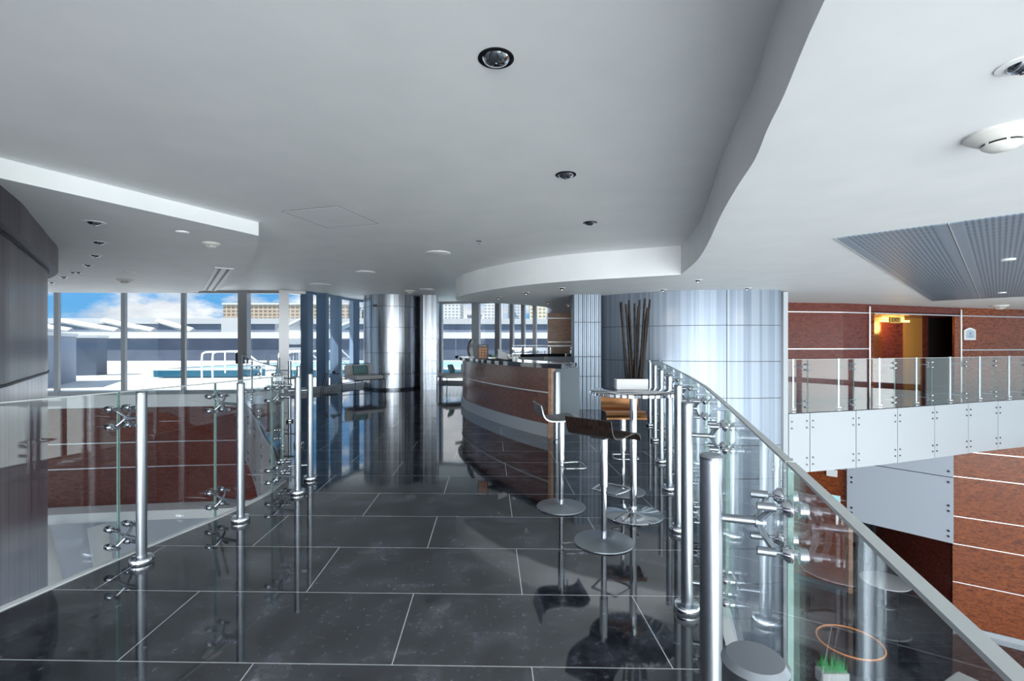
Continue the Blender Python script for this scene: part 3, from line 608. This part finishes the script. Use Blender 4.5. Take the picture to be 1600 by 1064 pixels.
for u, v, l, lit in ((878, 450, 'small downlight in the bar soffit, above the near end of the bar', 1), (822, 457, 'small downlight in the bar soffit, above the middle of the bar', 1), (779, 464.5, 'small downlight in the bar soffit, above the far end of the bar', 1), (1090.6, 437.5, 'small downlight by the inner corner of the curved soffit', 1), (1167, 450, 'small downlight above the right part of the huge steel column', 1), (1036, 452.5, 'small downlight above the left part of the huge steel column', 1), (856, 472, 'small downlight over the back counter, left one', 1), (888, 476, 'small downlight over the back counter, right one', 1), (1597, 101, 'downlight cut by the right edge of the picture', 0)):
    x, y = px(u, v, RZ); downlight(x, y, RZ, .06, l, dark=False, lit=lit)
def spot(x, y, z, e, c=(1, .62, .3), ang=50):
    d = bpy.data.lights.new('downlight_beam', 'SPOT'); d.energy = e; d.color = c; d.spot_size = math.radians(ang); d.spot_blend = .8; d.shadow_soft_size = .04
    o = bpy.data.objects.new('downlight_beam', d); COL.objects.link(o); o.location = (x, y, z)
for u in (1050, 1153): 
    x = (u-800)/750*9.6; spot(x, 12.86-math.sqrt(max(0, 3.34**2-(x-4.6)**2))-.16, RZ-.03, 26)
spot(-3.1, 14.72, CZ-.03, 16)
def plate(x, y, z, r, label, name='ceiling_speaker', cat='speaker'):
    t = thing(name, label, cat, (x, y, z)); MB().lathe([(r, 0), (r, -.012), (r*.93, -.018), (0, -.02)], seg=40).build('grille', M['white'], t)
    MB().lathe([(r*1.04, 0), (r*1.04, -.006), (r*1.0, -.008)], seg=40).build('rim', M['paint'], t)
for u, v, z, r, l in ((685, 395, CZ, .20, 'round white ceiling speaker, the near one in the middle of the main ceiling'), (571, 425, CZ, .20, 'round white ceiling speaker farther off, left of the near one'), (500, 444.5, CZ, .26, 'round white ceiling speaker farthest off, above the pool windows'), (667, 452, CZ, .2, 'round white ceiling disc just in front of the flat steel pier'), (285, 362, LZ, .07, 'small white disc in the left soffit near its corner'), (202, 424.6, LZ, .1, 'small white disc in the middle of the left soffit')):
    x, y = px(u, v, z); plate(x, y, z, r, l)
def detector(x, y, z, k, label):
    t = thing('smoke_detector', label, 'smoke detector', (x, y, z)); mw = mat('cream_plastic', (.70, .69, .66), .4)
    MB().lathe([(.15*k, 0), (.15*k, -.012*k), (.125*k, -.03*k), (.10*k, -.045*k), (.085*k, -.05*k)], seg=44).build('housing', mw, t)
    MB().lathe([(.078*k, -.045*k), (.078*k, -.06*k)], seg=36).build('sensor_gap', M['black'], t)
    b = MB(); b.lathe([(.082*k, -.060*k), (.080*k, -.068*k), (.055*k, -.085*k), (.0, -.09*k)], seg=36)
    for i in range(6):
        a = i*PI/3; b.box((.079*k*math.cos(a), .079*k*math.sin(a), -.053*k), (.008*k, .012*k, .02*k), a)
    b.build('sensor_cap', mw, t)
x, y = px(1566, 208, RZ); detector(x, y, RZ, 1.0, 'large cream smoke detector on the white ceiling at the right edge')
x, y = px(330, 380, LZ); detector(x, y, LZ, .75, 'smoke detector on the left soffit near its corner')
x, y = px(195, 437, LZ); detector(x, y, LZ, .95, 'smoke detector on the left soffit just above the pool windows')
x, y = px(641, 454, CZ); detector(x, y, CZ, 1.0, 'smoke detector in front of the round steel column')
x, y = px(1562, 477, RZ); detector(x, y, RZ, 1.3, 'smoke detector far off above the walkway wall')
x, y = px(748, 377, CZ); t = thing('sprinkler_head', 'tiny sprinkler head between the near speaker and the third downlight', 'sprinkler', (x, y, CZ))
MB().lathe([(.045, 0), (.04, -.006), (.012, -.01)], seg=20).build('escutcheon', M['chrome'], t); MB().lathe([(.008, -.01), (.008, -.03), (.02, -.032), (.02, -.036)], seg=14).build('deflector', M['chrome'], t)
x, y = -2.2, 5.87; hp = thing('access_hatch', 'square flush access hatch in the main ceiling', 'hatch', (x, y, CZ), math.radians(-16.5))
MB().box((0, 0, -.002), (.74, .80, .006)).build('hatch_door', M['paint'], hp)
b = MB()
for s in (-1, 1): b.box((s*.378, 0, -.0015), (.006, .82, .004)); b.box((0, s*.408, -.0015), (.76, .006, .004))
b.build('gap_line', M['groove'], hp)
ax, ay = -6.45, 10.45; lv = thing('slot_diffuser', 'long white linear air diffuser with two black slots', 'air vent', (ax, ay, LZ), math.atan2(12.25-8.57, -7.7+5.1))
MB().box((0, 0, -.006), (4.4, .30, .012)).build('frame', M['white'], lv, bevel=.002)
for s in (-1, 1): MB().box((0, s*.065, -.013), (4.2, .045, .004)).build('slot', M['black'], lv)
# perforated panels
dr = V(7.25, 7.14).normalized(); nr = V(dr.y, -dr.x); A0 = V(3.31, 4.92); lab = ['perforated grey metal ceiling panel, leftmost strip', 'perforated grey metal ceiling panel, second strip from the left', 'perforated grey metal ceiling panel, third strip from the left', 'perforated grey metal ceiling panel, strip at the right picture edge', 'perforated grey metal ceiling panel, outermost right strip']
for i in range(5):
    ln = 10.1; c = A0 + dr*(ln/2) + nr*(.43+.86*i)
    t = thing('perforated_ceiling_panel', lab[i], 'ceiling panel', (c.x, c.y, RZ), math.atan2(dr.y, dr.x), 'perforated ceiling panels')
    MB().box((0, 0, -.004), (ln, .70, .008)).build('perforated_sheet', M['perf'], t)
    MB().box((0, .38, -.005), (ln, .085, .010)).box((0, -.38, -.005), (ln, .085, .010)).build('solid_margin', mat('panel_margin', (.26, .32, .39), .4, .3), t)
    MB().box((0, .426, -.008), (ln, .008, .012)).build('metal_joint', M['thinline'], t)
for u, v, l in ((1575, 405, 'nearer white disc set in the perforated ceiling panels'), (1565, 457, 'farther white disc set in the perforated ceiling panels')):
    x, y = px(u, v, RZ-.01); plate(x, y, RZ-.008, .07, l, 'ceiling_disc', 'ceiling fitting')
# ------------------------------------------------------------------ walkway wall, doorway
WW = [(5.6, 12.25), (7.1, 12.5), (8.8, 12.75), (9.70, 13.05)]; WR = [(13.35, 14.3), (16.3, 15.15), (20, 16.2)]
wr = sroot('wall_right', 'red brown veneer wall along the atrium walkway')
MB().strip(WW, .2, -.5, RZ, off=.1).build('veneer_left', M['wooddark'], wr)
MB().strip(WR, .2, -.5, RZ, off=.1).build('veneer_right', M['wood'], wr)
MB().strip([WW[-1], WR[0]], .2, 2.27, RZ, off=.1).build('veneer_over_doorway', M['wooddark'], wr)
for z in (2.27, 1.30):
    MB().strip(WW, .016, z-.014, z+.014, off=-.008).build('metal_joint', M['thinline'], wr)
    MB().strip(WR, .016, z-.014 - (.05 if z < 2 else 0), z+.014-(.05 if z < 2 else 0), off=-.008).build('metal_joint', M['thinline'], wr)
MB().strip([WW[-1], WR[0]], .02, 2.256, 2.284, off=-.01).build('metal_joint', M['thinline'], wr)
for (x, y) in (WW[-1], WR[0]): MB().box((x, y-.03, 1.2), (.035, .035, 2.5)).build('vertical_trim', M['thinline'], wr)
d2 = sroot('door_2', 'open recess with amber cove light beyond the walkway')
jt = (V(*WR[0])-V(*WW[-1])).normalized(); jn = V(.66, .75)
a = V(*WW[-1]); e = V(*WR[0])
MB().strip([tuple(a), tuple(a+jn*2.6)], .12, 0, 2.27, off=-.06).build('left_reveal', M['wood'], d2)
MB().strip([tuple(e), tuple(e+jn*2.6)], .12, 0, 2.27, off=.06).build('right_reveal', M['wood'], d2)
MB().strip([tuple(a+jn*2.6), tuple(a+jt*1.18+jn*2.6)], .1, 0, 2.27).build('recess_wall', M['wooddark'], d2)
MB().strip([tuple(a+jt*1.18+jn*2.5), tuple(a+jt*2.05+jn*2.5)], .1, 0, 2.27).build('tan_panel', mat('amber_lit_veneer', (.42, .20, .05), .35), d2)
MB().strip([tuple(a+jt*2.05+jn*2.45), tuple(a+jt*2.33+jn*2.45)], .1, 0, 2.27).build('jamb', M['wooddark'], d2)
MB().strip([tuple(a+jt*2.33+jn*2.4), tuple(e+jn*2.4)], .1, 0, 2.27).build('dark_opening', M['black'], d2)
q = [a, e, e+jn*2.7, a+jn*2.7]
MB().prism([tuple(p) for p in q], 2.27, 2.33).build('recess_ceiling', M['wooddark'], d2)
MB().prism([tuple(p) for p in q], -.05, 0).build('recess_floor', M['granite'], d2)
MB().strip([tuple(a+jt*.05+jn*2.3), tuple(a+jt*1.2+jn*2.3)], .07, 2.20, 2.26).build('cove_light', M['amber'], d2)
MB().strip([tuple(a+jt*.05+jn*1.5), tuple(a+jt*1.5+jn*1.5)], .07, 2.09, 2.15).build('cove_light', M['amber'], d2)
ld = bpy.data.lights.new('cove_glow', 'POINT'); ld.energy = 10; ld.color = (1, .55, .15); ld.shadow_soft_size = .2; lo = bpy.data.objects.new('cove_glow', ld); COL.objects.link(lo); q_ = a+jt*.9+jn*1.7; lo.location = (q_.x, q_.y, 1.95)
ex = thing('exit_sign', 'amber lit sign hanging in the recess beyond the walkway', 'sign', tuple((a+jt*.95+jn*.9))+(2.13,), math.atan2(jt.y, jt.x))
MB().box((0, 0, 0), (.46, .04, .17)).build('sign_box', mat('amber_face', (.55, .30, .04), .4), ex)
def text(s, size, loc, rot, parent, matl, name='lettering', ext=.004):
    cu = bpy.data.curves.new(name, 'FONT'); cu.body = s; cu.size = size; cu.extrude = ext; cu.align_x = 'CENTER'; cu.align_y = 'CENTER'
    o = bpy.data.objects.new(name, cu); COL.objects.link(o); dg = bpy.context.evaluated_depsgraph_get(); me = bpy.data.meshes.new_from_object(o.evaluated_get(dg)); bpy.data.objects.remove(o)
    me.materials.append(matl); r = link(name, me, parent); r.location = loc; r.rotation_euler = rot; return r
text('EXIT', .16, (0, -.024, 0), (PI/2, 0, 0), ex, M['black'])
rt = (V(*WR[1])-V(*WR[0])).normalized(); sg = V(*WR[0]) + rt*.30
sn = thing('wall_plaque', 'white arched plaque with a grey blue picture beside the recess', 'sign', (sg.x+.03, sg.y-.03, 1.72), math.atan2(rt.y, rt.x))
b = MB(); pts = [(-.24, -.17), (.24, -.17), (.24, .12), (.19, .15), (.08, .185), (0, .20), (-.08, .185), (-.19, .15), (-.24, .12)]
def slabxz(b, pts, y0, y1, mi=None):
    A = [b.bm.verts.new((x, y0, z)) for x, z in pts]; B = [b.bm.verts.new((x, y1, z)) for x, z in pts]; b._f(A, mi); b._f(B[::-1], mi)
    for i in range(len(pts)): b._f([A[i], B[i], B[(i+1) % len(pts)], A[(i+1) % len(pts)]], mi)
slabxz(b, pts, 0, -.03); b.build('plaque_board', M['white'], sn)
b = MB(); slabxz(b, [(x*.78, z*.72) for x, z in pts], -.031, -.034); b.build('picture_field', mat('pale_blue_field', (.45, .52, .60), .5), sn)
b = MB(); slabxz(b, [(-.05, .0), (.0, .07), (.05, .0)], -.035, -.037); b.box((0, -.036, -.05), (.24, .002, .014)); b.box((0, -.036, -.08), (.16, .002, .01)); b.build('printed_mark', mat('slate_ink', (.12, .2, .3), .5), sn)
# ------------------------------------------------------------------ lower lobby on the right
RW = [(12.32, 13.42), (13.5, 12.62), (17.5, 9.8)]
lwr = sroot('wall_lower_right', 'glossy red brown veneer wall of the lower lobby')
MB().strip(RW, .2, LOW, -1.22, off=.1).build('veneer', M['wood'], lwr)
MB().strip([(12.40, 13.42), (12.9, 16.5), (13.8, 21)], .15, LOW, -1.22, off=-.05).build('veneer_return', M['wooddark'], lwr)
for z in (-1.55, -2.26, -3.37, -4.14, -5.2): MB().strip(RW, .012, z-.01, z+.01, off=-.006).build('metal_joint', M['thinline'], lwr)
struct(MB().strip(RW, .04, LOW, LOW+.14, off=-.02).build('baseboard_right', M['steel']), 'steel baseboard of the lower veneer wall')
LWL = [(7.0, 18.2), (9.3, 16.6), (10.75, 15.35)]
wl3 = sroot('wall_lower_back', 'red brown veneer wall of the lower lobby beside the huge column')
MB().strip(LWL, .2, LOW, -1.22, off=.1).build('veneer', M['wood'], wl3)
for z in (-2.05, -2.6, -3.6, -4.6): MB().strip(LWL, .012, z-.01, z+.01, off=-.006).build('metal_joint', M['thinline'], wl3)
MB().box((10.77, 15.33, -4), (.14, .14, 5)).build('corner_trim', M['tanwood'], wl3)
struct(MB().strip(LWL, .04, LOW, LOW+.14, off=-.02).build('baseboard_back', M['steel']), 'steel baseboard beside the lower opening')
struct(MB().box((8, 24, -3.3), (24, .2, 6.4)).build('wall_far_lobby', mat('dark_lobby_wall', (.05, .05, .055), .3)), 'dark far wall of the lower lobby')
struct(MB().box((12, 20, -1.2), (16, 9, .1)).build('ceiling_lower', M['wooddark']), 'dark ceiling of the lower lobby')
hp2 = thing('grey_wall_panel', 'large pale grey hanging panel over the lower lobby opening', 'panel', (11.45, 14.25, 0))
P0, P1 = (10.66, 15.22), (12.27, 13.32)
under(MB().strip([P0, P1], .05, -4.08, -2.27, off=-.1).build('lower_board', M['greypanel']), hp2); under(MB().strip([P0, P1], .05, -2.25, -1.26, off=-.1).build('upper_board', M['greypanel']), hp2)
b = MB(); dv = (V(*P1)-V(*P0)).normalized(); nn = V(dv.y, -dv.x)
for f_, zs in ((.05, (-2.75, -2.9, -3.7, -3.85)), (.96, (-1.5, -2.1, -2.4, -3.05, -3.2, -3.75, -3.9))):
    for z in zs: q = V(*P0).lerp(V(*P1), f_)+nn*.13; b.tube([(q.x, q.y, z), (q.x+nn.x*.02, q.y+nn.y*.02, z)], .03, 10)
under(b.build('fixing_bolts', M['darksteel']), hp2)
lc = thing('lobby_column', 'round steel column in the dark lower lobby opening', 'column', (13.45, 17.6, LOW))
MB().lathe([(.62, 0), (.62, 5.2)], seg=48).build('steel_cladding', M['sheet'], lc); MB().box((.95, -.1, 2.6), (.5, .5, 5.2)).build('side_pier', M['lacquer'], lc)
rt_ = thing('round_lobby_table', 'round white table standing in the lower lobby', 'table', (11.55, 15.25, LOW))
rt_.location = (11.35, 14.6, LOW); MB().lathe([(0, .70), (.62, .70), (.64, .72), (.64, .74), (0, .75)], seg=48).build('tabletop', M['white'], rt_); MB().lathe([(.3, 0), (.3, .02), (.05, .05), (.05, .7)], seg=32).build('pedestal', M['steel'], rt_)
x, y = px(1328, 1003, LOW); b = MB(); b.tube([(x+.76*math.cos(a*PI/24), y+.76*math.sin(a*PI/24)  , LOW+.015) for a in range(48)], .018, 8, closed=True); tag(b.build('light_reflection_ring', emis('orange_light_reflection', (.7, .28, .10), .25)), 'thin orange light reflection built as a ring on the dark lower floor', 'ring')  # emissive ring stands in for orange light reflected in the floor
x, y = px(1300, 1052, LOW+.2); gp = thing('planter_box', 'white planter box with bright green grass on the lower floor', 'planter', (x, y, LOW))
MB().box((0, 0, .14), (.62, .3, .28)).build('box', M['white'], gp, bevel=.01)
b = MB()
for k in range(70):
    x0, y0 = random.uniform(-.27, .27), random.uniform(-.12, .12); h = random.uniform(.15, .38); dx, dy = random.uniform(-.08, .08), random.uniform(-.05, .05)
    vs = [b.bm.verts.new(q) for q in ((x0-.01, y0, .27), (x0+.01, y0, .27), (x0+dx, y0+dy, .27+h))]; b._f(vs)
tag(b.build('grass', mat('bright_grass', (.06, .55, .14), .5), gp), kind='stuff')
x, y = px(1500, 1064, LOW+.45); so = thing('cream_ottoman', 'cream ottoman on the lower floor near the veneer wall', 'ottoman', (x, y-.2, LOW), .5)
MB().box((0, 0, .29), (.9, .7, .38)).build('cushion', M['cloth'], so, bevel=.04); MB().box((0, 0, .05), (.7, .5, .1)).build('plinth', M['darksteel'], so)
for z, u, m_, l, w_, h_ in ((-3.0, 1314, 'screen', 'small teal lit wall screen on the lower veneer wall', .46, .3), (-2.15, 1318, 'white', 'small white wall plate above the teal screen', .3, .22)):
    q = V(10.42, 15.66); o = thing('wall_screen' if m_ == 'screen' else 'wall_plate', l, 'wall device', (q.x-.05, q.y-.1, z-.6), math.atan2(-1.25, 1.45))
    MB().box((0, 0, 0), (w_, .04, h_)).build('housing', M['white'], o, bevel=.006)
    if m_ == 'screen': MB().box((0, -.022, 0), (w_*.85, .006, h_*.75)).build('display', M['screen'], o)
# ------------------------------------------------------------------ glass fronts behind and to the right of the camera (seen in reflections)
gf = sroot('window_90', 'tall glazed front behind the photographer')
b = MB()
for i in range(12): b.box((-3+i*1.9, -8.3, -1.75), (.14, .2, 9.5))
for z in (-3.4, -.15, 1.3): b.box((7.5, -8.3, z), (21, .16, .22))
b.build('window_frame', M['darksteel'], gf)
gr = sroot('window_91', 'tall glazed front at the right side of the atrium'); b = MB()
for i in range(10): b.box((17.6, -8+i*2.0, -1.75), (.2, .14, 9.5))
for z in (-3.4, -.15, 1.3): b.box((17.6, .5, z), (.16, 19, .22))
b.build('window_frame', M['darksteel'], gr)
# ------------------------------------------------------------------ outside: deck, pool, parapets
dk = [(x, y+.22) for x, y in FAC[:6]] + [(-6.4, 14.2), (-5.6, 14.4), (-5.45, 15.6), (-5.2, 16.8), (-4.5, 17.65), (-2.6, 17.8), (1.3, 17.0), (1.3, 18.2), (8, 24), (60, 46), (-75, 46), (-75, 12)]
struct(MB().prism(dk, -.32, -.03).build('pool_deck', M['deck']), 'bright white paved pool deck')
struct(MB().box((0, 420, -9), (1600, 720, 1)).build('distant_ground', mat('far_ground', (.35, .42, .42), .8)), 'distant ground beyond the deck')
def bld(name, label, cat): return thing(name, label, cat)
pw = sroot('wall_parapet', 'long blue grey parapet with white coping around the pool deck')
MB().strip([(-75, 40), (8, 44.5), (45, 44.5)], .4, -.05, 1.95).build('rendered_wall', M['parapet'], pw)
MB().strip([(-75, 40), (8, 44.5), (45, 44.5)], .9, 1.95, 2.50).build('coping', M['concrete'], pw)
rf = thing('roof_well', 'white framed roof well with slanting beams beyond the parapet', 'roof', (-30, 55, 0))
def ur(o): return under(o, rf)
ur(MB().strip([(-80, 60), (10, 62)], .5, 1.6, 4.0).build('back_wall', M['planter']))
ur(MB().strip([(-80, 60), (10, 62)], .9, 4.0, 4.7).build('back_beam', M['concrete']))
for (u0, u1) in ((20, 120), (100, 192), (165, 248), (250, 308), (470, 440), (560, 520), (640, 690)):
    ur(MB().tube([((u0-800)/750*60, 59.7, 4.35), ((u1-800)/750*44, 43.5, 2.6)], .32, 4).build('slanting_beam', M['concrete']))
ur(MB().box((-34.6, 59.4, 3.4), (2.4, .6, 2.6)).build('end_pier', M['concrete']))
ur(MB().box((-27, 59.5, 3.3), (4.6, .4, 1.3)).build('grey_screen', mat('screen_grey', (.22, .24, .28), .7)))
for i, (x, y, sx, sy, rz, h, m_, l) in enumerate(((-16.55, 17.2, .6, 3.9, .53, 1.75, 'planter', 'pale rendered wall block outside, beside the dark core wall'), (-20.0, 22.7, 1.0, 1.0, .3, 1.75, 'parapet', 'dark blue rendered pier outside, right of the pale wall block'), (-36.2, 38, 1.6, 1.6, .2, 1.85, 'parapet', 'small dark blue block standing against the long parapet'))):
    t = thing('rendered_block', l, 'wall block', (x, y, -.03), rz); MB().box((0, 0, h/2), (sx, sy, h)).build('block_body', M[m_], t); MB().box((0, 0, h+.06), (sx+.1, sy+.1, .12)).build('coping', M['concrete'], t)
po = thing('swimming_pool', 'raised blue swimming pool with white rim outside the windows', 'pool', (-8, 25, -.03))
pp = spline([(-15.4, 20.6), (-14.2, 26), (-11, 29.5), (-6, 31)], 5) + [(6, 31), (6, 22.2), (-2, 21.5)]
under(MB().prism([(x, y) for x, y in pp], 0, .30, mi=0).build('tiled_edge', M['tile']), po)
under(MB().prism([((x+6)*.985-6, (y-25)*.98+25) for x, y in pp], .28, .33).build('water_surface', M['water']), po)
under(MB().strip(pp, .28, .30, .37, closed=True).build('rim', M['concrete']), po)
def hrail(label, x, y, rz, s=1):
    o = thing('pool_handrail', label, 'handrail', (x, y, -.03), rz, 'pool handrails')
    for dy in (0, .75):
        MB().tube(spline([(0, dy, 0), (0, dy, .95*s), (.08, dy, 1.1*s), (.25, dy, 1.14*s), (1.2, dy, 1.16*s), (1.32, dy, 1.12*s), (2.3, dy, .35)], 4), .035, 10).build('rail', M['white'], o)
    MB().tube([(.9, 0, .3), (.9, 0, 1.14*s)], .03, 8).build('stanchion', M['white'], o); MB().tube([(1.7, 0, .3), (1.7, 0, .8)], .03, 8).build('stanchion', M['white'], o)
hrail('white pool handrail with sloping end, seen through the left windows', -12.4, 19.2, .05); hrail('white pool handrail behind the far balustrade', -9.3, 19.9, .9); hrail('white pool handrail seen just left of the blue mullions', -8.2, 20.2, 1.0)
for i, (x, y, rz, l) in enumerate(((-.9, 19.2, 2.7, 'white framed sun chair outside behind the menu on the bar'), (.3, 19.6, .4, 'white framed sun chair outside, nearest the tan veneer wall'))):
    t = thing('sun_chair', l, 'chair', (x, y, -.03), rz, 'sun chairs outside'); MB().box((0, 0, .40), (.6, .6, .06)).build('seat', M['planter'], t)
    o = MB().box((0, .28, .75), (.58, .05, .7)).build('backrest', M['parapet'], t); o.rotation_euler = (-.12, 0, 0)
    for sx in (-.27, .27):
        for sy in (-.27, .27): MB().tube([(sx, sy, 0), (sx, sy, .4)], .02, 8).build('leg', M['white'], t)
# far towers
T = [(-109, 240, 60, 18, 20.5, 'brown', 'wide brown and white apartment block beyond the pool'), (-70, 252, 14, 12, 19.0, 'brown', 'brown banded apartment block behind the blue mullions'), (-60.5, 275, 12, 12, 25.5, 'white', 'white tower behind the blue mullions, left of the round column'), (-84, 300, 20, 14, 24, 'grey', 'pale tower far behind the brown banded block'), (-31, 240, 12, 14, 24, 'white', 'white tower seen right of the flat steel pier'), (-20.5, 262, 7, 10, 17, 'grey', 'low grey block right of the white tower'), (-9, 240, 9, 12, 24, 'white', 'white tower behind the bar window frames, left one'), (2.5, 250, 9, 12, 24, 'grey', 'grey tower behind the bar window frames, middle one'), (13, 245, 8, 12, 23, 'cream', 'cream tower behind the bar window frames, right one')]
TM = {'brown': tower('brown_block_facade', (0.38, 0.31, 0.25), (0.15, 0.11, 0.08), 2.2, 1.7), 'white': tower('white_tower_facade', (0.53, 0.53, 0.53), (0.24, 0.26, 0.30), 1.8, 1.5), 'grey': tower('grey_tower_facade', (0.43, 0.45, 0.48), (0.22, 0.25, 0.30), 1.5, 1.5), 'cream': tower('cream_tower_facade', (0.53, 0.50, 0.42), (0.28, 0.22, 0.14), 2.0, 1.8)}
for x, y, sx, sy, top_, mm_, l in T:
    t = thing('apartment_tower', l, 'building', (x, y, -9)); h = top_+9
    MB().box((0, 0, h/2), (sx, sy, h)).build('facade', TM[mm_], t); MB().box((0, 0, h+.4), (sx+.8, sy+.8, .8)).build('roof_slab', M['concrete'], t)
    MB().box((sx*.18, 0, h+1.4), (sx*.22, sy*.4, 1.6)).build('roof_house', M['concrete'], t)
